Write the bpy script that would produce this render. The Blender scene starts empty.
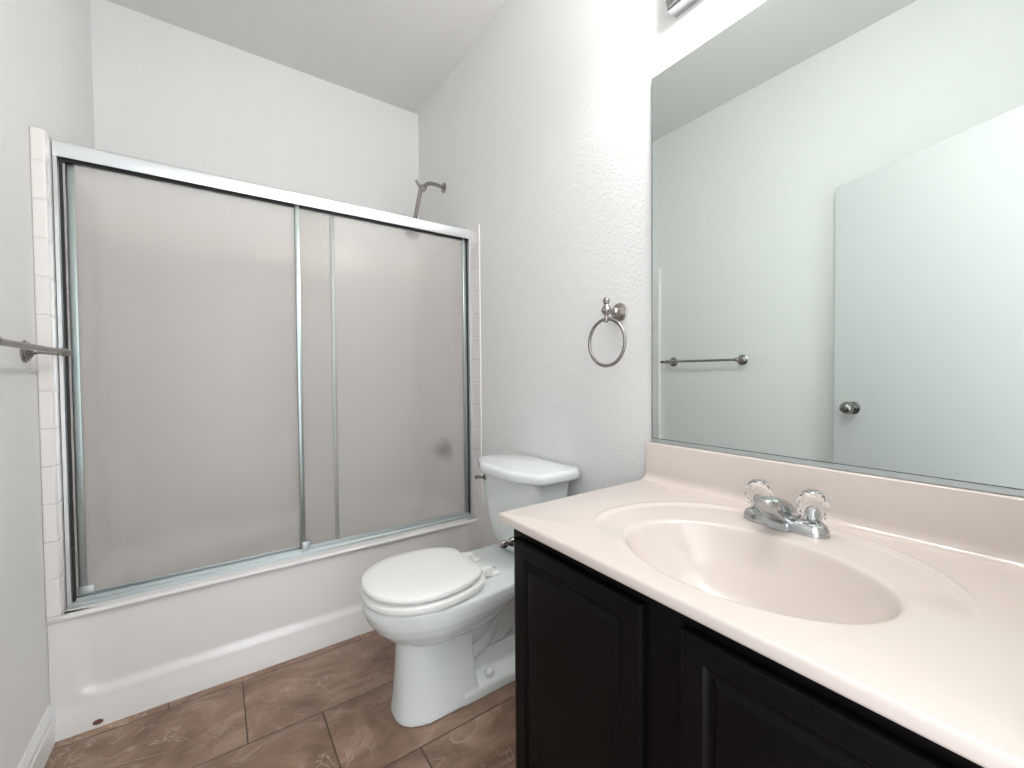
import bpy, bmesh, math, random
from mathutils import Vector, Matrix
PI = math.pi
S = bpy.context.scene
C = S.collection

# ------------------------------------------------------------ camera
F_PX, YAW, PITCH, ROLL = 422.40, 35.0795, -1.3253, -0.4758
CAM = Vector((0.4118, -1.9038, 1.1402))
cam_d = bpy.data.cameras.new('camera'); cam = bpy.data.objects.new('camera', cam_d); C.objects.link(cam)
cam_d.sensor_fit = 'HORIZONTAL'; cam_d.sensor_width = 36.0; cam_d.lens = 36.0 * F_PX / 1024.0
cam_d.clip_start = 0.01
_y, _p, _r = math.radians(YAW), math.radians(PITCH), math.radians(ROLL)
fwd = Vector((math.sin(_y) * math.cos(_p), math.cos(_y) * math.cos(_p), math.sin(_p)))
rt = Vector((fwd.y, -fwd.x, 0)).normalized(); up = rt.cross(fwd)
r2 = rt * math.cos(_r) + up * math.sin(_r); u2 = up * math.cos(_r) - rt * math.sin(_r)
cam.matrix_world = Matrix(((r2.x, u2.x, -fwd.x, CAM.x), (r2.y, u2.y, -fwd.y, CAM.y), (r2.z, u2.z, -fwd.z, CAM.z), (0, 0, 0, 1)))
S.camera = cam

# ------------------------------------------------------------ world light (the hall behind the open doorway), exposure
w = bpy.data.worlds.new('world'); S.world = w; w.use_nodes = True
w.node_tree.nodes['Background'].inputs[0].default_value = (0.93, 0.97, 1.0, 1)
w.node_tree.nodes['Background'].inputs[1].default_value = 3.5
BULB = 155.0
S.view_settings.view_transform = 'Standard'
S.view_settings.look = 'None'
S.view_settings.exposure = 0.13
S.view_settings.gamma = 1.0
S.view_settings.use_curve_mapping = False
S.cycles.max_bounces = 14; S.cycles.diffuse_bounces = 8; S.cycles.glossy_bounces = 8
S.cycles.transmission_bounces = 12
S.cycles.sample_clamp_indirect = 6.0
S.cycles.blur_glossy = 0.6

# ------------------------------------------------------------ sizes
W = 1.524; XL = -0.034; YB = 0.718; YF = -1.915; ZC = 2.8323   # XL: left wall in front of the tub alcove
TZ = 1.9017; TT = 0.008          # tile surround height, thickness
PITCH_T = 0.1175

# ------------------------------------------------------------ materials
def mat(name, col, rough=0.5, metal=0.0, **kw):
    m = bpy.data.materials.new(name); m.use_nodes = True
    b = m.node_tree.nodes['Principled BSDF']
    b.inputs['Base Color'].default_value = (*col, 1); b.inputs['Roughness'].default_value = rough
    b.inputs['Metallic'].default_value = metal
    for k, v in kw.items(): b.inputs[k.replace('_', ' ')].default_value = v
    return m
def N(m, t, **kw):
    n = m.node_tree.nodes.new(t)
    for k, v in kw.items(): setattr(n, k, v)
    return n
def L(m, a, b): m.node_tree.links.new(a, b)
def bump_noise(m, scale, strength, dist, detail=3, rough=0.5):
    tc = N(m, 'ShaderNodeTexCoord'); n = N(m, 'ShaderNodeTexNoise'); b = N(m, 'ShaderNodeBump')
    n.inputs['Scale'].default_value = scale; n.inputs['Detail'].default_value = detail; n.inputs['Roughness'].default_value = rough
    b.inputs['Strength'].default_value = strength; b.inputs['Distance'].default_value = dist
    L(m, tc.outputs['Object'], n.inputs['Vector']); L(m, n.outputs['Fac'], b.inputs['Height'])
    L(m, b.outputs['Normal'], m.node_tree.nodes['Principled BSDF'].inputs['Normal'])
    return n, b
M_wall = mat('painted_wall', (0.785, 0.79, 0.785), 0.55); bump_noise(M_wall, 110, 0.42, 0.0035, 2)
M_ceil = mat('ceiling_paint', (0.70, 0.695, 0.685), 0.8); bump_noise(M_ceil, 60, 0.35, 0.004, 2)
M_trim = mat('white_gloss_paint', (0.82, 0.83, 0.83), 0.3)
M_door = mat('satin_door_paint', (0.73, 0.745, 0.75), 0.38); bump_noise(M_door, 40, 0.12, 0.002, 2)
M_tub = mat('tub_enamel', (0.79, 0.775, 0.765), 0.16, Coat_Weight=0.3)
M_spot = mat('rust_mark', (0.16, 0.07, 0.06), 0.6)
M_porc = mat('porcelain', (0.76, 0.81, 0.815), 0.09, Coat_Weight=0.5, Coat_Roughness=0.04)
M_seat = mat('toilet_seat_plastic', (0.84, 0.845, 0.825), 0.22)
M_marble = mat('cultured_marble', (0.63, 0.558, 0.52), 0.17, Coat_Weight=0.4, Coat_Roughness=0.08)
M_cab = mat('black_cabinet_paint', (0.0035, 0.003, 0.003), 0.33)
_n, _b = bump_noise(M_cab, 90, 0.1, 0.001, 3)
M_cab.node_tree.nodes['Principled BSDF'].inputs['Specular IOR Level'].default_value = 0.11
M_alu = mat('anodised_aluminium', (0.80, 0.83, 0.86), 0.30, 1.0)
M_stile = mat('stile_aluminium', (0.40, 0.46, 0.455), 0.33, 0.95)
M_alud = mat('track_aluminium', (0.55, 0.60, 0.61), 0.42, 0.85)
M_chrome = mat('chrome', (0.50, 0.52, 0.525), 0.08, 1.0)
M_nickel = mat('brushed_nickel', (0.36, 0.33, 0.315), 0.27, 1.0)
M_knob = mat('satin_nickel_knob', (0.30, 0.28, 0.27), 0.25, 1.0)
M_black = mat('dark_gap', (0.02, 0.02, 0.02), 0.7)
M_medge = mat('mirror_edge', (0.10, 0.13, 0.13), 0.25)
M_mirror = mat('mirror_silver', (0.745, 0.815, 0.785), 0.0, 1.0)
M_acryl = mat('clear_acrylic', (1, 1, 1), 0.05, 0.0, Transmission_Weight=1.0, IOR=1.49)
M_bulb = mat('frosted_bulb', (1, 1, 1), 0.4)
_p_ = M_bulb.node_tree.nodes['Principled BSDF']
_p_.inputs['Emission Color'].default_value = (1.0, 0.972, 0.945, 1); _p_.inputs['Emission Strength'].default_value = BULB

# obscured shower glass: rough transmission and a white diffuse etched share
M_glass = mat('obscured_glass', (0.98, 0.97, 0.96), 0.16, 0.0, Transmission_Weight=1.0, IOR=1.25)
def _glass():
    m = M_glass; nt = m.node_tree; p = nt.nodes['Principled BSDF']; out = nt.nodes['Material Output']
    n, b = bump_noise(m, 330, 0.7, 0.0016, 2)
    tr = N(m, 'ShaderNodeBsdfTranslucent'); tr.inputs[0].default_value = (0.90, 0.885, 0.87, 1)
    df = N(m, 'ShaderNodeBsdfDiffuse'); df.inputs[0].default_value = (0.90, 0.885, 0.87, 1)
    L(m, b.outputs[0], tr.inputs['Normal']); L(m, b.outputs[0], df.inputs['Normal'])
    a = N(m, 'ShaderNodeMixShader'); a.inputs[0].default_value = 0.6
    L(m, tr.outputs[0], a.inputs[1]); L(m, df.outputs[0], a.inputs[2])
    c = N(m, 'ShaderNodeMixShader'); c.inputs[0].default_value = 0.20
    L(m, p.outputs[0], c.inputs[1]); L(m, a.outputs[0], c.inputs[2]); L(m, c.outputs[0], out.inputs['Surface'])
_glass()

# floor: stone-look tiles 0.6465 x 0.3235 in thirds offset
def floor_mat():
    m = mat('stone_floor_tile', (0.3, 0.2, 0.15), 0.3); nt = m.node_tree; p = nt.nodes['Principled BSDF']
    tc = N(m, 'ShaderNodeTexCoord'); sep = N(m, 'ShaderNodeSeparateXYZ'); L(m, tc.outputs['Object'], sep.inputs[0])
    def M(op, a, b=None, c=None):
        n = N(m, 'ShaderNodeMath', operation=op)
        for i, v in enumerate((a, b, c)):
            if v is None: continue
            if isinstance(v, (int, float)): n.inputs[i].default_value = v
            else: L(m, v, n.inputs[i])
        return n.outputs[0]
    yy = M('DIVIDE', M('ADD', sep.outputs['Y'], 0.377), 0.3235)
    row = M('FLOOR', yy); fy = M('SUBTRACT', yy, row)
    xx = M('DIVIDE', M('ADD', M('SUBTRACT', sep.outputs['X'], 0.472), M('MULTIPLY', row, 0.2155)), 0.6465)
    col = M('FLOOR', xx); fx = M('SUBTRACT', xx, col)
    dx = M('MULTIPLY', M('MINIMUM', fx, M('SUBTRACT', 1.0, fx)), 0.6465)
    dy = M('MULTIPLY', M('MINIMUM', fy, M('SUBTRACT', 1.0, fy)), 0.3235)
    d = M('MINIMUM', dx, dy)
    cmb = N(m, 'ShaderNodeCombineXYZ'); L(m, col, cmb.inputs[0]); L(m, row, cmb.inputs[1])
    wn = N(m, 'ShaderNodeTexWhiteNoise', noise_dimensions='3D'); L(m, cmb.outputs[0], wn.inputs['Vector'])
    # veining coordinates, shifted per tile, stretched along the tile
    sc = N(m, 'ShaderNodeVectorMath', operation='SCALE'); L(m, wn.outputs['Color'], sc.inputs[0]); sc.inputs['Scale'].default_value = 9
    ad = N(m, 'ShaderNodeVectorMath', operation='ADD'); L(m, tc.outputs['Object'], ad.inputs[0]); L(m, sc.outputs[0], ad.inputs[1])
    mp = N(m, 'ShaderNodeMapping'); mp.inputs['Rotation'].default_value = (0, 0, 0.3); mp.inputs['Scale'].default_value = (1.9, 3.3, 1)
    L(m, ad.outputs[0], mp.inputs['Vector'])
    n1 = N(m, 'ShaderNodeTexNoise'); n1.inputs['Scale'].default_value = 2.2; n1.inputs['Detail'].default_value = 9
    n1.inputs['Roughness'].default_value = 0.62; n1.inputs['Distortion'].default_value = 1.3; L(m, mp.outputs[0], n1.inputs['Vector'])
    n2 = N(m, 'ShaderNodeTexNoise'); n2.inputs['Scale'].default_value = 2.6; n2.inputs['Detail'].default_value = 6
    n2.inputs['Distortion'].default_value = 2.2; L(m, mp.outputs[0], n2.inputs['Vector'])
    ridge = M('ABSOLUTE', M('SUBTRACT', n2.outputs['Fac'], 0.52))
    vein = N(m, 'ShaderNodeMapRange'); vein.interpolation_type = 'SMOOTHSTEP'; L(m, ridge, vein.inputs[0]); vein.inputs[1].default_value = 0.0; vein.inputs[2].default_value = 0.028
    vein.inputs[3].default_value = 1.0; vein.inputs[4].default_value = 0.0
    n3 = N(m, 'ShaderNodeTexNoise'); n3.inputs['Scale'].default_value = 1.7; n3.inputs['Detail'].default_value = 3; L(m, mp.outputs[0], n3.inputs['Vector'])
    veinm = M('MULTIPLY', vein.outputs[0], M('MULTIPLY', M('GREATER_THAN', 2.0, 1.0), M('SMOOTH_MAX', M('MULTIPLY', M('SUBTRACT', n3.outputs['Fac'], 0.44), 3.2), 0.0, 0.1)))
    cr = N(m, 'ShaderNodeValToRGB'); L(m, n1.outputs['Fac'], cr.inputs[0])
    e = cr.color_ramp.elements; e[0].position = 0.30; e[0].color = (0.155, 0.088, 0.056, 1); e[1].position = 0.72; e[1].color = (0.42, 0.285, 0.205, 1)
    k = e.new(0.5); k.color = (0.265, 0.165, 0.113, 1)
    mv = N(m, 'ShaderNodeMix', data_type='RGBA'); L(m, M('MINIMUM', M('MULTIPLY', veinm, 0.8), 0.7), mv.inputs['Factor'])
    L(m, cr.outputs[0], mv.inputs['A']); mv.inputs['B'].default_value = (0.58, 0.48, 0.41, 1)
    vv = N(m, 'ShaderNodeHueSaturation'); L(m, mv.outputs['Result'], vv.inputs['Color'])
    L(m, M('ADD', M('MULTIPLY', wn.outputs['Value'], 0.20), 0.84), vv.inputs['Value'])
    g = N(m, 'ShaderNodeMath', operation='LESS_THAN'); L(m, d, g.inputs[0]); g.inputs[1].default_value = 0.0018
    mg = N(m, 'ShaderNodeMix', data_type='RGBA'); L(m, g.outputs[0], mg.inputs['Factor'])
    L(m, vv.outputs[0], mg.inputs['A']); mg.inputs['B'].default_value = (0.045, 0.03, 0.024, 1)
    L(m, mg.outputs['Result'], p.inputs['Base Color'])
    bp = N(m, 'ShaderNodeBump'); bp.inputs['Strength'].default_value = 0.6; bp.inputs['Distance'].default_value = 0.002
    hh = N(m, 'ShaderNodeMapRange'); L(m, d, hh.inputs[0]); hh.inputs[1].default_value = 0.001; hh.inputs[2].default_value = 0.005
    L(m, M('ADD', hh.outputs[0], M('MULTIPLY', n1.outputs['Fac'], 0.4)), bp.inputs['Height']); L(m, bp.outputs[0], p.inputs['Normal'])
    return m
M_floor = floor_mat()

def tile_mat(axis):
    m = mat('wall_tile_' + axis, (0.80, 0.765, 0.75), 0.18); p = m.node_tree.nodes['Principled BSDF']
    tc = N(m, 'ShaderNodeTexCoord'); sep = N(m, 'ShaderNodeSeparateXYZ'); L(m, tc.outputs['Object'], sep.inputs[0])
    def M(op, a, b=None):
        n = N(m, 'ShaderNodeMath', operation=op)
        for i, v in enumerate((a, b)):
            if v is None: continue
            if isinstance(v, (int, float)): n.inputs[i].default_value = v
            else: L(m, v, n.inputs[i])
        return n.outputs[0]
    def dist(o, phase):
        u = M('FRACT', M('DIVIDE', M('SUBTRACT', o, phase), PITCH_T))
        return M('MULTIPLY', M('MINIMUM', u, M('SUBTRACT', 1.0, u)), PITCH_T)
    dz = dist(sep.outputs['Z'], 0.511 - 20 * PITCH_T)
    du = dist(sep.outputs['Y'], -0.048 - 20 * PITCH_T) if axis == 'Y' else dist(sep.outputs['X'], 0.008 - 20 * PITCH_T)
    d = M('MINIMUM', dz, du)
    g = M('LESS_THAN', d, 0.0013)
    mg = N(m, 'ShaderNodeMix', data_type='RGBA'); L(m, g, mg.inputs['Factor']); mg.inputs['A'].default_value = (0.80, 0.765, 0.75, 1); mg.inputs['B'].default_value = (0.75, 0.72, 0.70, 1)
    L(m, mg.outputs['Result'], p.inputs['Base Color'])
    hh = N(m, 'ShaderNodeMapRange'); L(m, d, hh.inputs[0]); hh.inputs[1].default_value = 0.0008; hh.inputs[2].default_value = 0.005
    bp = N(m, 'ShaderNodeBump'); bp.inputs['Strength'].default_value = 0.8; bp.inputs['Distance'].default_value = 0.002
    L(m, hh.outputs[0], bp.inputs['Height']); L(m, bp.outputs[0], p.inputs['Normal'])
    return m
M_tileY = tile_mat('Y'); M_tileX = tile_mat('X')

# ------------------------------------------------------------ helpers (vertices are given in world coordinates)
def thing(name, label, cat, loc):
    o = bpy.data.objects.new(name, None); C.objects.link(o); o.location = loc; o.empty_display_size = 0.05
    o['label'] = label; o['category'] = cat
    return o
def base_loc(o):
    v = Vector((0, 0, 0))
    while o is not None: v += o.location; o = o.parent
    return v
def obj(name, bm, m, parent=None, smooth=True, sharp=40):
    me = bpy.data.meshes.new(name)
    bmesh.ops.recalc_face_normals(bm, faces=bm.faces[:])
    if parent is not None: bmesh.ops.translate(bm, verts=bm.verts, vec=-base_loc(parent))
    if smooth:
        for f in bm.faces: f.smooth = True
        bm.edges.ensure_lookup_table()
        for e in bm.edges:
            if len(e.link_faces) == 2 and e.calc_face_angle(0) > math.radians(sharp): e.smooth = False
    bm.to_mesh(me); bm.free()
    for mm in (m if isinstance(m, (list, tuple)) else [m]): me.materials.append(mm)
    o = bpy.data.objects.new(name, me); C.objects.link(o)
    if parent is not None: o.parent = parent
    return o
def struct(name, bm, m, parent=None, smooth=False):
    o = obj(name, bm, m, parent, smooth)
    if parent is None: o['kind'] = 'structure'
    return o
def box(bm, x0, x1, y0, y1, z0, z1, bev=0.0, seg=2):
    t = bmesh.new()
    bmesh.ops.create_cube(t, size=1)
    for v in t.verts:
        v.co = Vector((x0 + (v.co.x + .5) * (x1 - x0), y0 + (v.co.y + .5) * (y1 - y0), z0 + (v.co.z + .5) * (z1 - z0)))
    if bev > 0: bmesh.ops.bevel(t, geom=t.edges[:], offset=bev, segments=seg, profile=0.5, affect='EDGES')
    merge(bm, t); return bm
def merge(bm, t, mtx=None):
    if mtx is not None: t.transform(mtx)
    me = bpy.data.meshes.new('tmp'); t.to_mesh(me); t.free(); bm.from_mesh(me); bpy.data.meshes.remove(me)
def frame_to(d):
    d = Vector(d).normalized(); return d.to_track_quat('Z', 'Y').to_matrix().to_4x4()
def lathe(bm, prof, origin, axis=(0, 0, 1), n=32):
    """prof: list of (radius, height) along the axis from the origin"""
    t = bmesh.new(); rings = []
    for r, h in prof:
        if r < 1e-6: rings.append([t.verts.new((0, 0, h))])
        else: rings.append([t.verts.new((r * math.cos(2 * PI * i / n), r * math.sin(2 * PI * i / n), h)) for i in range(n)])
    for a, b in zip(rings, rings[1:]):
        if len(a) == 1 and len(b) == 1: continue
        for i in range(n):
            j = (i + 1) % n
            if len(a) == 1: t.faces.new((a[0], b[i], b[j]))
            elif len(b) == 1: t.faces.new((a[i], b[0], a[j]))
            else: t.faces.new((a[i], b[i], b[j], a[j]))
    if len(rings[0]) > 1: t.faces.new(rings[0][::-1])
    if len(rings[-1]) > 1: t.faces.new(rings[-1])
    merge(bm, t, Matrix.Translation(Vector(origin)) @ frame_to(axis)); return bm
def catmull(pts, k=8):
    P = [Vector(p) for p in pts]; P = [P[0] * 2 - P[1]] + P + [P[-1] * 2 - P[-2]]; out = []
    for i in range(1, len(P) - 2):
        a, b, c, d = P[i - 1:i + 3]
        for s in range(k):
            t = s / k
            out.append(0.5 * ((2 * b) + (c - a) * t + (2 * a - 5 * b + 4 * c - d) * t * t + (3 * b - a - 3 * c + d) * t ** 3))
    out.append(P[-2]); return out
def tube(bm, pts, r, n=16, k=8, closed=False, curve=True):
    P = catmull(pts, k) if curve else [Vector(p) for p in pts]
    rr = r if callable(r) else (lambda t: r)
    rings = []; prev = None
    for i, p in enumerate(P):
        if closed: d = P[(i + 1) % len(P)] - P[i - 1]
        else: d = P[min(i + 1, len(P) - 1)] - P[max(i - 1, 0)]
        d.normalize()
        if prev is None: x = d.orthogonal().normalized()
        else: x = (prev - d * prev.dot(d)).normalized()
        prev = x; y = d.cross(x); q = rr(i / max(1, len(P) - 1))
        rings.append([bm.verts.new(p + x * q * math.cos(2 * PI * j / n) + y * q * math.sin(2 * PI * j / n)) for j in range(n)])
    m = len(rings)
    for i in range(m if closed else m - 1):
        a, b = rings[i], rings[(i + 1) % m]
        for j in range(n): bm.faces.new((a[j], a[(j + 1) % n], b[(j + 1) % n], b[j]))
    if not closed: bm.faces.new(rings[0][::-1]); bm.faces.new(rings[-1])
    return bm
def loft(bm, rings, cap0=True, cap1=True):
    R = [[bm.verts.new(p) for p in r] for r in rings]; n = len(R[0])
    for a, b in zip(R, R[1:]):
        for j in range(n): bm.faces.new((a[j], a[(j + 1) % n], b[(j + 1) % n], b[j]))
    if cap0: bm.faces.new(R[0][::-1])
    if cap1: bm.faces.new(R[-1])
    return R
def extrude_profile(bm, pts, a0, a1, axis='y'):
    """pts in the two other axes: (x,z) for axis y, (y,z) for axis x"""
    def P(u, v, a): return (u, a, v) if axis == 'y' else (a, u, v)
    loft(bm, [[P(u, v, a0) for u, v in pts], [P(u, v, a1) for u, v in pts]])
    return bm
def sstep(a, b, x):
    t = max(0.0, min(1.0, (x - a) / (b - a))); return t * t * (3 - 2 * t)
def mod_smooth_remesh(o, voxel, it):
    r = o.modifiers.new('remesh', 'REMESH'); r.mode = 'VOXEL'; r.voxel_size = voxel; r.use_smooth_shade = True
    s = o.modifiers.new('smooth', 'SMOOTH'); s.iterations = it; s.factor = 0.5

# ------------------------------------------------------------ room shell
T = 0.14
def extrude_z(pts, z0, z1):
    b_ = bmesh.new(); loft(b_, [[(x, y, z0) for x, y in pts], [(x, y, z1) for x, y in pts]]); return b_
struct('floor', box(bmesh.new(), -T, W + T, YF - 0.6, YB + T, -0.08, 0), M_floor)
struct('ceiling', box(bmesh.new(), -T, W + T, YF - T, YB + T, ZC, ZC + 0.08), M_ceil)
struct('wall_left', extrude_z([(-T, YF - T), (XL, YF - T), (XL, .008)] + [(XL + (-.006 - XL) * sstep(0, 1, k / 14), .008 + .34 * k / 14) for k in range(1, 15)] + [(-.006, YB), (-T, YB)], 0, ZC), M_wall, None, True)
struct('wall_right', box(bmesh.new(), W, W + T, YF - T, YB, 0, ZC), M_wall)
struct('wall_back', box(bmesh.new(), -T, W + T, YB, YB + T, 0, ZC), M_wall)
DX0, DX1, DZ = 0.35, 0.95, 2.095      # doorway
b = bmesh.new()
box(b, XL, DX0, YF - T, YF, 0, ZC); box(b, DX1, W, YF - T, YF, 0, ZC); box(b, DX0, DX1, YF - T, YF, DZ, ZC)
struct('wall_front', b, M_wall)
def baseboard(x_in, y0, y1, side):
    s = side; h = 0.118
    prof = [(x_in, 0), (x_in + s * .013, 0), (x_in + s * .013, h * .62), (x_in + s * .0105, h * .68), (x_in + s * .0105, h * .80), (x_in + s * .006, h * .92), (x_in + s * .004, h), (x_in, h)]
    return extrude_profile(bmesh.new(), prof, y0, y1, 'y')
o = struct('baseboard_left', baseboard(XL, YF, -0.002, 1), M_trim)
o = struct('baseboard_right', baseboard(W, -1.09, -0.049, -1), M_trim)
# tiled surround: a narrow return faces the room on the left, a bullnose strip ends on the right wall
TB = 0.3865
def tile_ring(pts, z, shrink=0.0):
    return [(x, y, z) for x, y in pts]
prof = [(XL + .0004, .0075), (XL + .0006, -.010), (XL + .003, -.0136), (XL + .007, -.0145), (-.005, -.0145), (-.0015, -.013), (.0, -.0095), (.0, YB - TT), (-.0058, YB - TT), (-.0058, .35), (-.012, .24), (-.020, .17), (XL + .0015, .06)]
b = bmesh.new(); loft(b, [[(x, y, TB) for x, y in prof], [(x, y, TZ - .004) for x, y in prof], [(x, y + (.003 if y < -.012 else 0), TZ) for x, y in prof]])
struct('trim_1', b, M_tileY)
t = .004; y0 = -.048
prof = [(W, y0), (W - t * .45, y0 + .0008), (W - t * .85, y0 + .003), (W - t, y0 + .007), (W - t, YB - TT), (W, YB - TT)]
b = bmesh.new(); loft(b, [[(x, y, 0) for x, y in prof], [(x, y, TZ - .004) for x, y in prof], [(W + (x - W) * .5, y, TZ) for x, y in prof]])
struct('trim_2', b, M_tileY)
struct('trim_3', box(bmesh.new(), -.006, W, YB - TT, YB, 0, TZ), M_tileX)

# the open door leaning back towards the left wall
hinge = Vector((0.361, -1.880, 0)); edge = Vector((0.040, -1.085, 0))
dv = (edge - hinge); dl = dv.length; du = dv.normalized(); dn = Vector((du.y, -du.x, 0))   # dn: towards +x (visible face)
def dmat(): return Matrix(((du.x, dn.x, 0, hinge.x), (du.y, dn.y, 0, hinge.y), (0, 0, 1, 0), (0, 0, 0, 1)))
t = bmesh.new(); box(t, 0, dl, -0.035, 0, 0.012, 2.068, 0.0015, 1); bb = bmesh.new(); merge(bb, t, dmat())
door = struct('door_1', bb, M_door)
def D(l, n, z): return hinge + du * l + dn * n + Vector((0, 0, z))
kz = 0.963; kl = dl - 0.100
for sgn, base in ((1, 0), (-1, -0.035)):
    k = bmesh.new(); sc_ = 1.0 if sgn > 0 else 0.62
    lathe(k, [(0.0, 0), (.031, 0), (.031, .004), (.027, .007), (.016, .010), (.0155, .016 * sc_), (.019, .021 * sc_), (.026, .029 * sc_), (.0295, .039 * sc_), (.0285, .050 * sc_), (.023, .061 * sc_), (.013, .068 * sc_), (0, .071 * sc_)], D(kl, base, kz), dn * sgn, 32)
    obj('door_knob', k, M_knob, door)
k = bmesh.new(); box(k, dl - .002, dl + .0012, -.029, -.006, kz - .028, kz + .028); box(k, dl, dl + .004, -.023, -.012, kz - .008, kz + .008)
kk = bmesh.new(); merge(kk, k, dmat()); obj('latch_plate', kk, M_knob, door)
for hz in (0.22, 1.05, 1.86):
    k = bmesh.new(); lathe(k, [(0, 0), (.006, 0), (.006, .09), (0, .09)], D(-0.002, 0.004, hz), (0, 0, 1), 12); obj('hinge', k, M_knob, door)

# ------------------------------------------------------------ bathtub
tub = thing('bathtub', 'white alcove bathtub with a recessed panel in its apron, below the sliding glass doors', 'bathtub', (W / 2, 0.34, 0))
RZ = 0.386; X0, X1 = XL + .001, W - .0045; Y1 = YB - TT
b = bmesh.new()
def apron_y(x, z):
    dx_ = min((x - X0 - 0.05) * .6, (X1 - 0.045 - x) * .6); dz_ = min((z - 0.098) * 1.0, (0.42 - z))
    R = 0.05
    if dx_ < R and dz_ < R: d = R - math.hypot(max(0, R - dx_), max(0, R - dz_))
    else: d = min(dx_, dz_)
    return 0.013 * sstep(-0.004, 0.03, d) - 0.016 * (1 - sstep(0.0, .105, z))
nx = 96
xs = [X0 + (X1 - X0) * i / nx for i in range(nx + 1)]
xs = sorted(set(xs + [X0 + .035 + .006 * i for i in range(16)] + [X1 - .035 - .006 * i for i in range(16)]))
zs = [0, .03, .06, .085, .092, .098, .103, .108, .113, .118, .124, .132, .15, .18, .22, .26, .29, .31, .33, .345, .352, .358, .362, .366]
rows = [[b.verts.new((x, apron_y(x, z), z)) for x in xs] for z in zs]
for dz_, yy in ((-.014, -.004), (-.009, -.006), (-.004, -.005), (-.001, -.001), (.0, .006), (.0, .0125)):
    rows.append([b.verts.new((x, yy, RZ + dz_)) for x in xs])
for r0, r1 in zip(rows, rows[1:]):
    for i in range(len(xs) - 1): b.faces.new((r0[i], r0[i + 1], r1[i + 1], r1[i]))
obj('apron', b, M_tub, tub, True, 60)
b = bmesh.new()      # rim and basin
cx_, cy_ = (.001 + X1) / 2, 0.375; n = 96
def srect(hx, hy, e, z, yo=0):
    out = []
    for i in range(n):
        a = 2 * PI * (i + .5) / n; c_, s_ = math.cos(a), math.sin(a)
        out.append((cx_ + hx * math.copysign(abs(c_) ** (2 / e), c_), cy_ + yo + hy * math.copysign(abs(s_) ** (2 / e), s_), z))
    return out
HX = (X1 - .001) / 2
ringA = []
for i in range(n):
    a = 2 * PI * (i + .5) / n; c_, s_ = math.cos(a), math.sin(a); ya, yb_ = cy_ - .012, Y1 - cy_
    k = min(HX / max(1e-9, abs(c_)), (yb_ if s_ > 0 else ya) / max(1e-9, abs(s_)))
    ringA.append((cx_ + c_ * k, cy_ + s_ * k, RZ))
rg = [ringA, srect(.675, .262, 6, RZ), srect(.668, .255, 6, RZ - .004), srect(.655, .245, 6, RZ - .03), srect(.62, .225, 5, .2), srect(.58, .205, 4.5, .09), srect(.53, .18, 4, .06), srect(.3, .1, 3, .055)]
loft(b, rg, False, True); obj('basin', b, M_tub, tub, True, 60)
b = bmesh.new(); lathe(b, [(0, 0), (1, 0), (1, .0006), (0, .0008)], (0, 0, 0), (0, -1, 0), 24)
mx = Matrix.Translation((0.076, -0.0150, 0.017)) @ Matrix.Rotation(0.0, 4, 'Y') @ Matrix.Diagonal((.013, 1, .0085, 1))
b.transform(mx); sp = obj('stain', b, M_spot, tub); sp['label'] = 'small dark reddish oval mark low on the apron'

# ------------------------------------------------------------ sliding shower doors
sd = thing('shower_door', 'silver framed sliding shower door with two frosted glass panels, standing on the bathtub rim', 'shower door', (W / 2, 0.07, RZ))
A0, A1 = 0.003, W - 0.005
HZ0, HZ1 = 1.848, 1.8965
yh0, yh1 = 0.040, 0.096
b = bmesh.new()
prof = [(yh0, HZ0), (yh0 - .001, HZ0 + .002), (yh0 - .001, HZ1 - .004), (yh0 + .002, HZ1), (yh1, HZ1), (yh1, HZ0), (yh1 - .0025, HZ0), (yh1 - .0025, HZ1 - .004), (yh0 + .003, HZ1 - .004), (yh0 + .003, HZ0)]
extrude_profile(b, prof, A0, A1, 'x'); obj('header', b, M_alu, sd, True, 30)
b = bmesh.new()
prof = [(0.0390, RZ + .0004), (0.0390, RZ + .010), (0.0420, RZ + .013), (0.0530, RZ + .014), (0.0530, RZ + .024), (0.0555, RZ + .026), (0.0575, RZ + .024), (0.0575, RZ + .014), (0.0770, RZ + .014), (0.0770, RZ + .024), (0.0800, RZ + .024), (0.0800, RZ + .014), (0.0990, RZ + .014), (0.0990, RZ + .0004)]
extrude_profile(b, prof, A0, A1, 'x'); obj('bottom_track', b, M_alud, sd, True, 30)
b = bmesh.new(); box(b, A0, A1, .0558, .0612, HZ0 - .0075, HZ0 + .03); o = obj('header_shadow_strip', b, M_black, sd); o['label'] = 'dark strip standing in for the shadow under the header'  # solid dark strip in place of the shadow gap below the header
for s in (0, 1):
    def X(v): return A0 + v if s == 0 else A1 - v
    b = bmesh.new()
    prof = [(X(0), .042), (X(.009), .042), (X(.0105), .045), (X(.0105), .050), (X(.004), .050), (X(.004), .088), (X(.0105), .088), (X(.0105), .094), (X(0), .094)]
    loft(b, [[(x, y, RZ + .014) for x, y in prof], [(x, y, HZ0) for x, y in prof]]); obj('side_jamb', b, M_alu, sd, True, 30)
    b = bmesh.new(); x_a, x_b = sorted((X(.0110), X(.0185))); box(b, x_a, x_b, .053, .060, RZ + .016, HZ0); o = obj('jamb_shadow_strip', b, M_black, sd); o['label'] = 'dark strip standing in for the shade in the side jamb'  # black box gives the jamb slot its shade by colour
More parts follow.
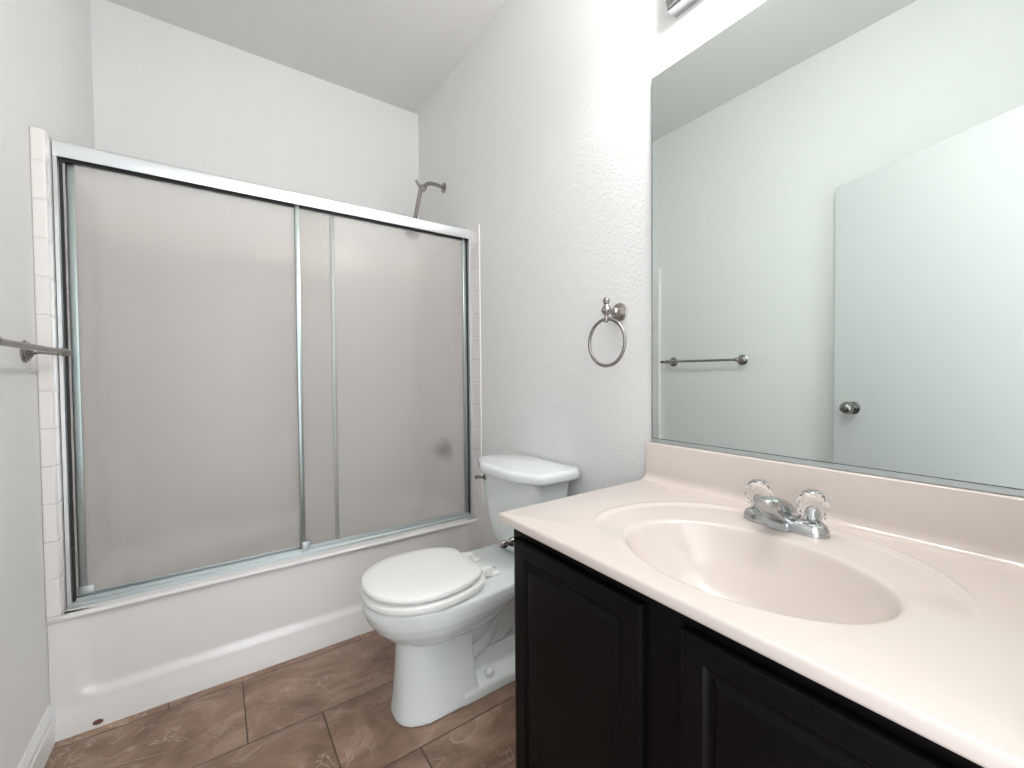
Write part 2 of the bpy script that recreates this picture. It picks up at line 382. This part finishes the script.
def panel(name, x0, x1, y, stiles, label):
    z0, z1 = RZ + .018, 1.885
    b = bmesh.new(); box(b, x0, x1, y - .0025, y + .0025, z0 + .004, z1)
    pn = obj(name, b, M_glass, sd, False)
    pn['label'] = label
    for (a, c_) in stiles:
        b = bmesh.new(); box(b, a, c_, y - .0105, y + .007, z0, z1, .0015); obj('stile', b, M_stile, pn)
    b = bmesh.new(); box(b, x0, x1, y - .006, y + .006, z0 - .002, z0 + .012, .0015); obj('bottom_rail', b, M_alud, pn)
    b = bmesh.new(); box(b, x0, x1, y - .006, y + .006, z1 - .03, z1, .0015); obj('top_rail', b, M_alud, pn)
    return pn
front = panel('sliding_panel', 0.694, 1.495, 0.0645, [(0.694, 0.711), (1.480, 1.495)], 'frosted panel on the right, in the front track')
back = panel('sliding_panel', 0.027, 0.852, 0.0815, [(0.024, 0.0445), (0.836, 0.852)], 'frosted panel on the left, in the rear track')
b = bmesh.new(); box(b, .698, .730, .0475, .0555, RZ + .012, RZ + .052, .002); obj('guide_block', b, M_alud, front)
b = bmesh.new(); box(b, .024, .062, .068, .0768, RZ + .012, RZ + .055, .002); obj('bumper', b, M_alud, back)

# ------------------------------------------------------------ shower arm and hand shower behind the glass
sh = thing('hand_shower', 'hand shower hanging from a chrome wall arm above the sliding glass door header', 'shower head', (W, 0.352, 2.228))
b = bmesh.new(); lathe(b, [(0, 0), (.029, 0), (.029, .003), (.022, .008), (.012, .012), (0, .012)], (W, .352, 2.228), (-1, 0, 0)); obj('flange', b, M_nickel, sh)
b = bmesh.new(); tube(b, [(W - .008, .352, 2.228), (W - .05, .350, 2.233), (W - .10, .345, 2.225), (W - .135, .337, 2.195)], .0105); obj('shower_arm', b, M_nickel, sh)
b = bmesh.new(); lathe(b, [(0, 0), (.014, 0), (.017, .006), (.017, .024), (.013, .03), (0, .03)], (W - .127, .340, 2.202), (-.5, -.1, -.85), 8)
tube(b, [(W - .143, .336, 2.186), (W - .165, .331, 2.195), (W - .182, .327, 2.218)], .008); lathe(b, [(0, -.016), (.013, -.016), (.016, 0), (.013, .016), (0, .016)], (W - .148, .335, 2.177), (0, 1, .1), 16)
obj('bracket', b, M_nickel, sh)
b = bmesh.new(); tube(b, [(W - .150, .334, 2.195), (W - .168, .330, 2.11), (W - .190, .325, 2.01), (W - .203, .320, 1.955)], .0115, 20)
obj('handle', b, M_nickel, sh)
b = bmesh.new(); lathe(b, [(0, 0), (.016, 0), (.038, .018), (.042, .028), (.040, .034), (0, .036)], (W - .203, .321, 1.945), (-.45, -.25, -.85)); obj('spray_head', b, M_nickel, sh)
tv = thing('tub_valve', 'round shower valve on the tiled wall, a dim spot through the right frosted panel', 'shower valve', (W - TT, .345, .70))
b = bmesh.new(); lathe(b, [(0, 0), (.07, 0), (.068, .006), (.03, .012), (0, .012)], (W - TT, .345, .70), (-1, 0, 0)); obj('escutcheon', b, M_nickel, tv)
b = bmesh.new(); lathe(b, [(0, .01), (.018, .01), (.018, .035), (.03, .04), (.033, .06), (.022, .072), (0, .072)], (W - TT, .345, .70), (-1, 0, 0)); obj('handle', b, M_nickel, tv)

# ------------------------------------------------------------ toilet
YC = -0.54
to = thing('toilet', 'white two-piece toilet with its lid closed, between the bathtub and the black vanity', 'toilet', (1.12, YC, 0))
def egg(tip, half, back, z, bh=None, n=48, e=2.15, xw=None):
    """outline in xy: rounded tip towards -x, wide middle, back of half width bh"""
    xw = xw if xw is not None else tip + (back - tip) * .52
    bh = half * .8 if bh is None else bh
    pts = []
    for i in range(n // 2 + 1):                      # tip half
        a = PI / 2 * (i / (n / 2)); pts.append((xw - (xw - tip) * math.cos(a) ** (2 / e), half * math.sin(a) ** (2 / e)))
    side = pts[:]
    m = n // 3
    for i in range(1, m + 1):
        t = i / m; side.append((xw + (back - xw) * math.sin(PI / 2 * t), bh + (half - bh) * math.cos(PI / 2 * t)))
    k = 6
    out = [(x, YC + y, z) for x, y in side[:-1]]
    out += [(back, YC + bh * (1 - 2 * j / k), z) for j in range(0, k + 1)]
    out += [(x, YC - y, z) for x, y in side[:-1][::-1][:-1]]
    return out
b = bmesh.new()
loft(b, [egg(.93, .070, 1.13, .238, .06), egg(.905, .096, 1.17, .252, .075), egg(.875, .125, 1.20, .270, .09), egg(.842, .148, 1.23, .292, .11), egg(.814, .165, 1.26, .322, .13),
         egg(.795, .176, 1.29, .352, .14), egg(.785, .180, 1.30, .38, .15), egg(.784, .180, 1.30, .400, .15), egg(.788, .176, 1.30, .408, .147)])
loft(b, [egg(.874, .100, 1.150, 0, .098, e=2.6), egg(.874, .100, 1.150, .012, .098, e=2.6), egg(.880, .095, 1.145, .06, .094, e=2.5), egg(.888, .088, 1.135, .16, .088, e=2.4), egg(.894, .084, 1.13, .27, .084, e=2.4)])
# deck towards the tank
def rr(x0, x1, h, z, r=.03, yc=YC, n=6):
    out = []
    for (cx0, cy0, a0) in ((x1 - r, yc + h - r, 0), (x0 + r, yc + h - r, 90), (x0 + r, yc - h + r, 180), (x1 - r, yc - h + r, 270)):
        for i in range(n + 1):
            a = math.radians(a0 + 90 * i / n); out.append((cx0 + r * math.cos(a), cy0 + r * math.sin(a), z))
    return out
loft(b, [rr(1.02, 1.47, .150, .366), rr(1.0, 1.48, .160, .374), rr(1.0, 1.485, .164, .400), rr(1.0, 1.483, .160, .408)])
loft(b, [rr(1.13, 1.30, .05, .14, .02), rr(1.12, 1.40, .075, .26, .03), rr(1.08, 1.45, .12, .37, .03)])
for o_ in (-.024, .024): tube(b, [(1.06, YC + o_, .16), (1.13, YC + o_, .145), (1.205, YC + o_, .185), (1.245, YC + o_, .25), (1.285, YC + o_, .315), (1.35, YC + o_, .27), (1.385, YC + o_, .16), (1.39, YC + o_, .03)], .048, 20)
tube(b, [(1.08, YC, .22), (1.16, YC, .24), (1.215, YC, .30), (1.24, YC, .37)], .085, 20)
# foot
loft(b, [rr(1.08, 1.45, .102, 0, .02), rr(1.08, 1.45, .102, .030, .02), rr(1.08, 1.445, .098, .038, .02), rr(1.08, 1.44, .060, .064, .02), rr(1.08, 1.43, .052, .068, .02), rr(1.08, 1.42, .040, .13, .02)])
body = obj('bowl', b, M_porc, to); mod_smooth_remesh(body, .004, 4)
# tank
b = bmesh.new()
TY = -0.557
def trr(xf, h, z, r):
    out = rr(xf, 1.49, h, z, r, TY, 8)
    return [(x - (0.016 * max(0, 1 - ((y - TY) / h) ** 2) if x < xf + r + .001 else 0), y, z) for x, y, z in out]
loft(b, [trr(1.42, .095, .4085, .02), trr(1.392, .118, .415, .03), trr(1.372, .140, .435, .04), trr(1.355, .158, .475, .045), trr(1.346, .172, .53, .045), trr(1.338, .183, .60, .04), trr(1.330, .192, .68, .035), trr(1.325, .197, .7495, .03)])
# subdivide nothing: ring density is enough
obj('tank', b, M_porc, to, True, 50)
b = bmesh.new()
def lid_ring(o_, z):
    half = [(1.512, 0), (1.512, .10), (1.510, .204), (1.505, .216 + o_), (1.48, .221 + o_), (1.42, .221 + o_), (1.365, .221 + o_), (1.336, .219 + o_), (1.322 - o_, .209 + o_), (1.312 - o_, .185), (1.296 - o_, .150), (1.281 - o_, .120), (1.275 - o_, .103), (1.272 - o_, .085), (1.270 - o_, .04), (1.270 - o_, 0)]
    pts = [(x, TY + y, z) for x, y in half]; pts += [(x, TY - y, z) for x, y in half[-2:0:-1]]
    return pts
loft(b, [lid_ring(-.006, .750), lid_ring(0, .7525), lid_ring(.002, .757), lid_ring(.002, .776), lid_ring(-.001, .782), lid_ring(-.007, .7865), lid_ring(-.018, .789)])
obj('tank_lid', b, M_porc, to, True, 60)
b = bmesh.new(); lathe(b, [(0, 0), (.014, 0), (.014, .008), (.009, .012), (0, .012)], (1.331, TY + .155, .712), (-1, 0, 0), 20)
tube(b, [(1.318, TY + .155, .712), (1.312, TY + .170, .711), (1.312, TY + .190, .708), (1.312, TY + .206, .702)], lambda t: .0055 + .003 * t, 12)
obj('flush_lever', b, M_nickel, to)
# seat ring, lid, hinges
def slab(rings): bb_ = bmesh.new(); loft(bb_, rings); return bb_
obj('seat_ring', slab([egg(.792, .174, 1.170, .4105, .085), egg(.784, .182, 1.175, .415, .09), egg(.780, .185, 1.178, .425, .093), egg(.782, .183, 1.175, .434, .091), egg(.790, .176, 1.17, .4385, .085)]), M_seat, to)
obj('seat_lid', slab([egg(.798, .171, 1.158, .4435, .075), egg(.788, .179, 1.164, .449, .08), egg(.785, .181, 1.166, .457, .082), egg(.788, .178, 1.164, .464, .08), egg(.799, .168, 1.156, .4685, .073), egg(.83, .138, 1.13, .4715, .06), egg(.90, .07, 1.06, .4725, .03)]), M_seat, to)
for s in (-1, 1):
    b = bmesh.new(); y = YC + s * .070
    box(b, 1.158, 1.222, y - .013, y + .013, .409, .446, .005); box(b, 1.218, 1.252, y - .017, y + .017, .408, .421, .004)
    tube(b, [(1.196, y - .024, .436), (1.196, y + .024, .436)], .0085, 12, 2)
    obj('hinge', b, M_seat, to)
b = bmesh.new(); box(b, 1.262, 1.264, YC - .034, YC - .010, .4084, .4088); box(b, 1.2645, 1.2665, YC - .026, YC - .018, .4084, .4088); obj('small_mark', b, M_black, to)
for s in (-1, 1):
    b = bmesh.new(); lathe(b, [(0, 0), (.0165, 0), (.0165, .006), (.0135, .016), (.008, .022), (0, .0235)], (1.205, YC + s * .078, .056), (0, 0, 1), 24); obj('bolt_cap', b, M_porc, to)

# ------------------------------------------------------------ vanity cabinet
ZV = 0.8141; CX = 0.984; VY0, VY1 = -1.902, -1.091
vc = thing('vanity_cabinet', 'black painted vanity cabinet with raised panel doors under the cream countertop', 'cabinet', (1.25, -1.5, 0))
b = bmesh.new(); zt_ = ZV - .0225
box(b, CX, CX + .019, VY0, VY1, .10, zt_, .001, 1); box(b, CX + .019, W - .001, VY1 - .016, VY1, .10, zt_); box(b, CX + .019, W - .001, VY0, VY0 + .016, .10, zt_)
box(b, CX + .019, W - .001, VY0 + .016, VY1 - .016, .10, .118); box(b, W - .007, W - .001, VY0 + .016, VY1 - .016, .118, zt_); box(b, CX + .065, W - .001, VY0, VY1, 0, .10)
obj('body', b, M_cab, vc, False)
def cab_door(y0, y1, z0, z1):
    b = bmesh.new(); rg = []
    for ins, x in ((0, CX - .001), (0, .9735), (.0015, .9700), (.005, .9685), (.036, .9685), (.039, .9715), (.042, .9735), (.048, .9740), (.052, .9725), (.056, .9700), (.060, .9690)):
        rg.append([(x, y0 + ins, z0 + ins), (x, y1 - ins, z0 + ins), (x, y1 - ins, z1 - ins), (x, y0 + ins, z1 - ins)])
    loft(b, rg); return obj('door', b, M_cab, vc, False)
cab_door(-1.467, -1.112, .135, .762); cab_door(-1.882, -1.539, .135, .762)

# ------------------------------------------------------------ vanity top with integral basin
vt = thing('countertop', 'cream cultured marble countertop with an integral oval sink on the black cabinet', 'countertop', (1.2, -1.5, ZV - .022))
bc = (1.166, -1.526); ra, rb = .160, .216        # basin ellipse (x, y half axes)
oc = (1.185, -1.514)
xa, xb, ya, yb_ = .959, 1.5235, -1.899, -1.077      # rect inset 6 mm from the nose on the free sides
angs = sorted(set([2 * PI * i / 192 for i in range(192)] + [math.atan2(yy - bc[1], xx - bc[0]) % (2 * PI) for xx in (xa, xb) for yy in (ya, yb_)]))
def ray_rect(c_, s_, x0, x1, y0, y1):
    k = 1e9
    if c_ > 1e-9: k = min(k, (x1 - bc[0]) / c_)
    if c_ < -1e-9: k = min(k, (x0 - bc[0]) / c_)
    if s_ > 1e-9: k = min(k, (y1 - bc[1]) / s_)
    if s_ < -1e-9: k = min(k, (y0 - bc[1]) / s_)
    return k
def ray_ell(c_, s_):
    lo, hi = 0, 1
    def f(k):
        x = bc[0] + c_ * k - oc[0]; y = bc[1] + s_ * k - oc[1]; A = .266 if x > 0 else .19
        return (abs(x) / A) ** 2.15 + (abs(y) / .294) ** 2.15 - 1
    for _ in range(40):
        m_ = (lo + hi) / 2
        if f(m_) < 0: lo = m_
        else: hi = m_
    return lo
b = bmesh.new(); cols = []
DEP = .135
for a in angs:
    c_, s_ = math.cos(a), math.sin(a)
    r1 = 1 / math.sqrt((c_ / ra) ** 2 + (s_ / rb) ** 2); r2_ = ray_ell(c_, s_); r3 = ray_rect(c_, s_, xa, xb, ya, yb_)
    g = sstep(.12, .5, c_) if s_ < 0 else sstep(-.6, -.1, c_)                       # the moulded ring fades out towards the front edge
    dip = .0045 * g; ridge = .0022 * g
    P = []
    for t_ in (.12, .25, .4, .55, .68, .78, .86, .92, .96): P.append((r1 * t_, -dip - .004 - (DEP - .004) * (1 - t_ ** 2.7)))
    P += [(r1 * .985, -dip - .0065), (r1 * 1.0, -dip - .0030), (r1 * 1.015, -dip - .0012), (r1 * 1.035, -dip - .0003), (r1 * 1.06, -dip)]
    for q in (-.016, -.010, -.006, -.002, .002, .006, .010, .016):
        rq = max(r2_ + q, r1 * 1.07 + (q + .016) * .2)
        z_ = -dip * (1 - sstep(-.012, .006, q)) + ridge * math.exp(-(q / .0045) ** 2)
        P.append((min(rq, r3 - .004 + q * .1), z_))
    P.append((r3, 0.0))
    cols.append([(bc[0] + c_ * r, bc[1] + s_ * r, ZV + z) for r, z in P])
rings = [[c[i] for c in cols] for i in range(len(cols[0]))]
last = rings[-1]
def outset(o_, z):
    out = []
    for x, y, _ in last:
        nx_ = x - o_ if x < xa + 1e-6 else x; ny_ = y - o_ if y < ya + 1e-6 else (y + o_ if y > yb_ - 1e-6 else y)
        out.append((nx_, ny_, ZV + z))
    return out
rings += [outset(.0025, -.0006), outset(.0045, -.002), outset(.0058, -.0045), outset(.006, -.008), outset(.006, -.017), outset(.0045, -.0208), outset(.001, -.022), outset(-.02, -.022)]
loft(b, rings, True, False)
obj('basin_slab', b, M_marble, vt, True, 55)
b = bmesh.new()
bx = 1.504; zt = .9262
prof = [(1.5238, ZV - .001), (1.5238, zt), (bx + .004, zt), (bx + .0012, zt - .0012), (bx, zt - .004), (bx - .001, ZV + .022), (bx - .003, ZV + .012), (bx - .008, ZV + .0045), (bx - .016, ZV + .0012), (bx - .024, ZV - .0005)]
extrude_profile(b, prof, -1.903, -1.0715, 'y'); obj('backsplash', b, M_marble, vt, True, 50)
b = bmesh.new(); lathe(b, [(0, 0), (.021, 0), (.022, .002), (.018, .004), (0, .0045)], (bc[0], bc[1], ZV - DEP + .0005)); obj('drain', b, M_chrome, vt)

# ------------------------------------------------------------ faucet
FX, FY = 1.402, -1.503; Z0 = ZV - .0045
fa = thing('faucet', 'chrome two-handle faucet with clear faceted knobs, behind the oval sink', 'faucet', (FX, FY, Z0))
b = bmesh.new()
def oblong(hx, hy, z, n=40, xo=0):
    out = []
    for i in range(n):
        a = 2 * PI * i / n; c_, s_ = math.cos(a), math.sin(a)
        # stadium: capsule along y with a fuller front
        yy = (hy - hx) * (1 if s_ > 0 else -1) if abs(s_) > 1e-6 else 0
        out.append((FX + xo + hx * math.copysign(abs(c_) ** .9, c_), FY + hy * math.copysign(abs(s_) ** .75, s_), z))
    return out
loft(b, [oblong(.030, .083, Z0), oblong(.030, .083, Z0 + .006), oblong(.0285, .081, Z0 + .014), oblong(.025, .077, Z0 + .021), oblong(.019, .069, Z0 + .025)])
for s in (-1, 1): lathe(b, [(0, 0), (.0215, .010), (.0205, .022), (.017, .026), (.0095, .027), (.009, .034), (0, .034)], (FX + .002, FY + s * .052, Z0))
obj('base', b, M_chrome, fa, True, 45)
b = bmesh.new()      # spout: blocky wedge, wide at its root and hooked at the tip
sec = [(FX + .024, .014, .020, .006), (FX + .018, .036, .0235, .016), (FX, .055, .0245, .0265), (FX - .020, .065, .024, .0305), (FX - .045, .0725, .0228, .0285), (FX - .065, .0765, .021, .0235), (FX - .082, .0775, .0188, .0185), (FX - .093, .075, .016, .0135), (FX - .0975, .070, .012, .008)]
rings = []
for x, zt_, hw, hh in sec:
    r = []
    for i in range(28):
        a = 2 * PI * i / 28; c_, s_ = math.cos(a), math.sin(a)
        yy = hw * math.copysign(abs(c_) ** .7, c_); q = math.copysign(abs(s_) ** .75, s_)
        r.append((x + (0.006 if q < 0 else 0) * abs(q), FY + yy, Z0 + zt_ - hh + hh * q))
    rings.append(r)
loft(b, rings)
loft(b, [[(FX + dx * s1, FY + hy, Z0 + z) for dx, hy in ((-.030, -.018), (.018, -.024), (.018, .024), (-.030, .018))] for z, s1 in ((.002, 1.25), (.02, 1.15), (.040, .85))])
obj('spout', b, M_chrome, fa, True, 45)
for s in (-1, 1):
    kb = bmesh.new(); kx, ky, kz0 = FX + .002, FY + s * .052, Z0 + .030
    n_ = 10
    prof = [(.0165, 0), (.0225, .006), (.0275, .017), (.0290, .029), (.0270, .041), (.0220, .051), (.0165, .0555)]
    rings = []
    for j, (r, h) in enumerate(prof):
        off = (j % 2) * PI / n_
        rings.append([(kx + r * math.cos(2 * PI * i / n_ + off), ky + r * math.sin(2 * PI * i / n_ + off), kz0 + h) for i in range(n_)])
    R = [[kb.verts.new(p) for p in r] for r in rings]
    for j, (A_, B_) in enumerate(zip(R, R[1:])):
        for i in range(n_):
            i2 = (i + 1) % n_
            if j % 2 == 0: kb.faces.new((A_[i], A_[i2], B_[i])); kb.faces.new((A_[i2], B_[i2], B_[i]))
            else: kb.faces.new((A_[i], A_[i2], B_[i2])); kb.faces.new((A_[i], B_[i2], B_[i]))
    kb.faces.new(R[0][::-1]); kb.faces.new(R[-1])
    h = obj('handle', kb, M_acryl, fa, False); h['label'] = 'clear faceted acrylic knob'
    b = bmesh.new(); lathe(b, [(0, 0), (.0135, 0), (.0145, .0012), (.013, .0025), (0, .003)], (kx, ky, kz0 + .0558), (0, 0, 1), 20); obj('cap', b, M_chrome, h)
    b = bmesh.new(); lathe(b, [(0, .001), (.0085, .001), (.0085, .022), (.006, .026), (0, .026)], (kx, ky, kz0), (0, 0, 1), 16); obj('stem', b, M_chrome, h)

# ------------------------------------------------------------ mirror
MX = 1.5178
mi = thing('wall_mirror', 'large frameless mirror on the right wall above the countertop backsplash', 'mirror', (W, -1.5, .938))
b = bmesh.new(); box(b, MX, W - .0005, -1.902, -1.0824, .938, 2.036)
b.normal_update()
for f in b.faces: f.material_index = 0 if f.normal.x < -.9 else 1
obj('mirror_glass', b, [M_mirror, M_medge], mi, False)
b = bmesh.new(); box(b, MX - .0004, MX + .001, -1.0846, -1.0822, .938, 2.0362); box(b, MX - .0004, MX + .001, -1.902, -1.0822, 2.0348, 2.0362); box(b, MX - .0004, MX + .001, -1.902, -1.0822, .9385, .9402)  # dark strips laid on the face along its left, top and bottom
o = obj('edge_line', b, M_medge, mi, False); o['label'] = 'thin dark line along the mirror edges'
b = bmesh.new(); extrude_profile(b, [(W - .0005, .9275), (MX - .0035, .9275), (MX - .0035, .9385), (MX - .0015, .9385), (MX - .0015, .9372), (W - .0005, .9372)], -1.902, -1.0824, 'y'); obj('bottom_channel', b, M_alud, mi, False)

# ------------------------------------------------------------ vanity light bar above the mirror
vl = thing('vanity_light', 'lit chrome vanity light bar high on the right wall above the mirror', 'wall lamp', (W, -1.49, 2.26))
b = bmesh.new()
LY0, LY1, LZ0, LZ1 = -1.86, -1.163, 2.166, 2.286
prof = [(W - .0005, LZ0), (W - .040, LZ0), (W - .044, LZ0 + .004), (W - .044, LZ0 + .012), (W - .052, LZ0 + .020), (W - .052, LZ1 - .020), (W - .044, LZ1 - .012), (W - .044, LZ1 - .004), (W - .040, LZ1), (W - .0005, LZ1)]
extrude_profile(b, prof, LY0, LY1, 'y'); obj('backplate', b, M_chrome, vl, True, 30)
nb = 3
for i in range(nb):
    y = LY1 - .13 - i * (LY1 - LY0 - .26) / (nb - 1); z = (LZ0 + LZ1) / 2
    b = bmesh.new(); lathe(b, [(0, 0), (.022, 0), (.022, .012), (.016, .016), (0, .016)], (W - .052, y, z), (-1, 0, 0), 20); so = obj('socket', b, M_chrome, vl)
    b = bmesh.new(); lathe(b, [(.013, .012), (.016, .020), (.030, .034), (.0395, .055), (.040, .066), (.036, .083), (.024, .097), (.010, .104), (0, .105)], (W - .052, y, z), (-1, 0, 0), 24); obj('bulb', b, M_bulb, so)

# ------------------------------------------------------------ towel ring
tr = thing('towel_ring', 'brushed nickel towel ring on the right wall beside the mirror', 'towel ring', (W, -.968, 1.342))
ty, tz = -.952, 1.344
b = bmesh.new(); lathe(b, [(0, 0), (.0300, 0), (.0310, .004), (.0275, .007), (.028, .011), (.022, .015), (.014, .019), (.011, .021), (0, .021)], (W, ty, tz), (-1, 0, 0)); obj('rosette', b, M_nickel, tr)
b = bmesh.new(); lathe(b, [(0, .014), (.015, .016), (.0165, .025), (.0125, .033), (.0085, .036), (.0095, .056), (0, .060)], (W, ty, tz), (-1, 0, 0), 24)
lathe(b, [(0, -.040), (.006, -.038), (.0085, -.032), (.0085, -.027), (.006, -.021), (.006, -.017), (.010, -.012), (.0165, -.002), (.0170, .002), (.0135, .010), (.007, .016), (.006, .020), (.0098, .025), (.0112, .031), (.0098, .038), (.005, .042), (0, .043)], (W - .066, ty, tz + .001), (0, 0, 1), 24)
obj('post', b, M_nickel, tr)
b = bmesh.new(); R_ = .0760; zc_ = tz - .027 - R_
tube(b, [(W - .066, ty + R_ * math.sin(2 * PI * i / 64), zc_ + R_ * math.cos(2 * PI * i / 64)) for i in range(64)], .0056, 12, closed=True, curve=False); obj('ring', b, M_nickel, tr)

# ------------------------------------------------------------ towel bar on the left wall
tb = thing('towel_bar', 'brushed nickel towel bar on the left wall next to the shower tile', 'towel bar', (XL, -.346, 1.217))
bz = 1.217; ya_, yb2 = -.114, -.592; bxr = XL + .078
for y, s in ((ya_, 1), (yb2, -1)):
    b = bmesh.new(); lathe(b, [(0, 0), (.0315, 0), (.0325, .004), (.028, .007), (.0285, .010), (.020, .014), (.010, .020), (.0075, .026), (.0080, .040), (.011, .060), (.0125, .068), (0, .070)], (XL, y, bz), (1, 0, 0)); 
    lathe(b, [(0, -.016), (.008, -.015), (.0115, -.008), (.0125, 0), (.0115, .008), (.0075, .013), (.006, .018), (.0080, .024), (.0100, .034), (.0105, .042), (.0085, .050), (.004, .054), (0, .055)], (bxr, y, bz), (0, s, 0), 24)
    obj('post', b, M_nickel, tb)
b = bmesh.new(); tube(b, [(bxr, ya_, bz), (bxr, yb2, bz)], .0078, 16, 2); obj('bar', b, M_nickel, tb)

# ------------------------------------------------------------ toilet paper holder on the cabinet side
ph = thing('toilet_paper_holder', 'brushed nickel toilet paper holder on the side of the black vanity cabinet', 'toilet paper holder', (1.07, VY1, .72))
pz = .718
for x, s in ((1.017, -1), (1.164, 1)):
    b = bmesh.new(); lathe(b, [(0, 0), (.022, 0), (.023, .004), (.018, .008), (.008, .014), (.0065, .020), (.007, .040), (0, .048)], (x, VY1, pz), (0, 1, 0), 24)
    lathe(b, [(0, -.014), (.008, -.012), (.0115, -.004), (.0115, .004), (.007, .011), (.006, .015), (.009, .020), (.0105, .027), (.008, .034), (0, .038)], (x, VY1 + .052, pz), (s, 0, 0), 24)
    obj('post', b, M_nickel, ph)
b = bmesh.new(); tube(b, [(1.017, VY1 + .052, pz), (1.164, VY1 + .052, pz)], .006, 14, 2); obj('roller', b, M_nickel, ph)
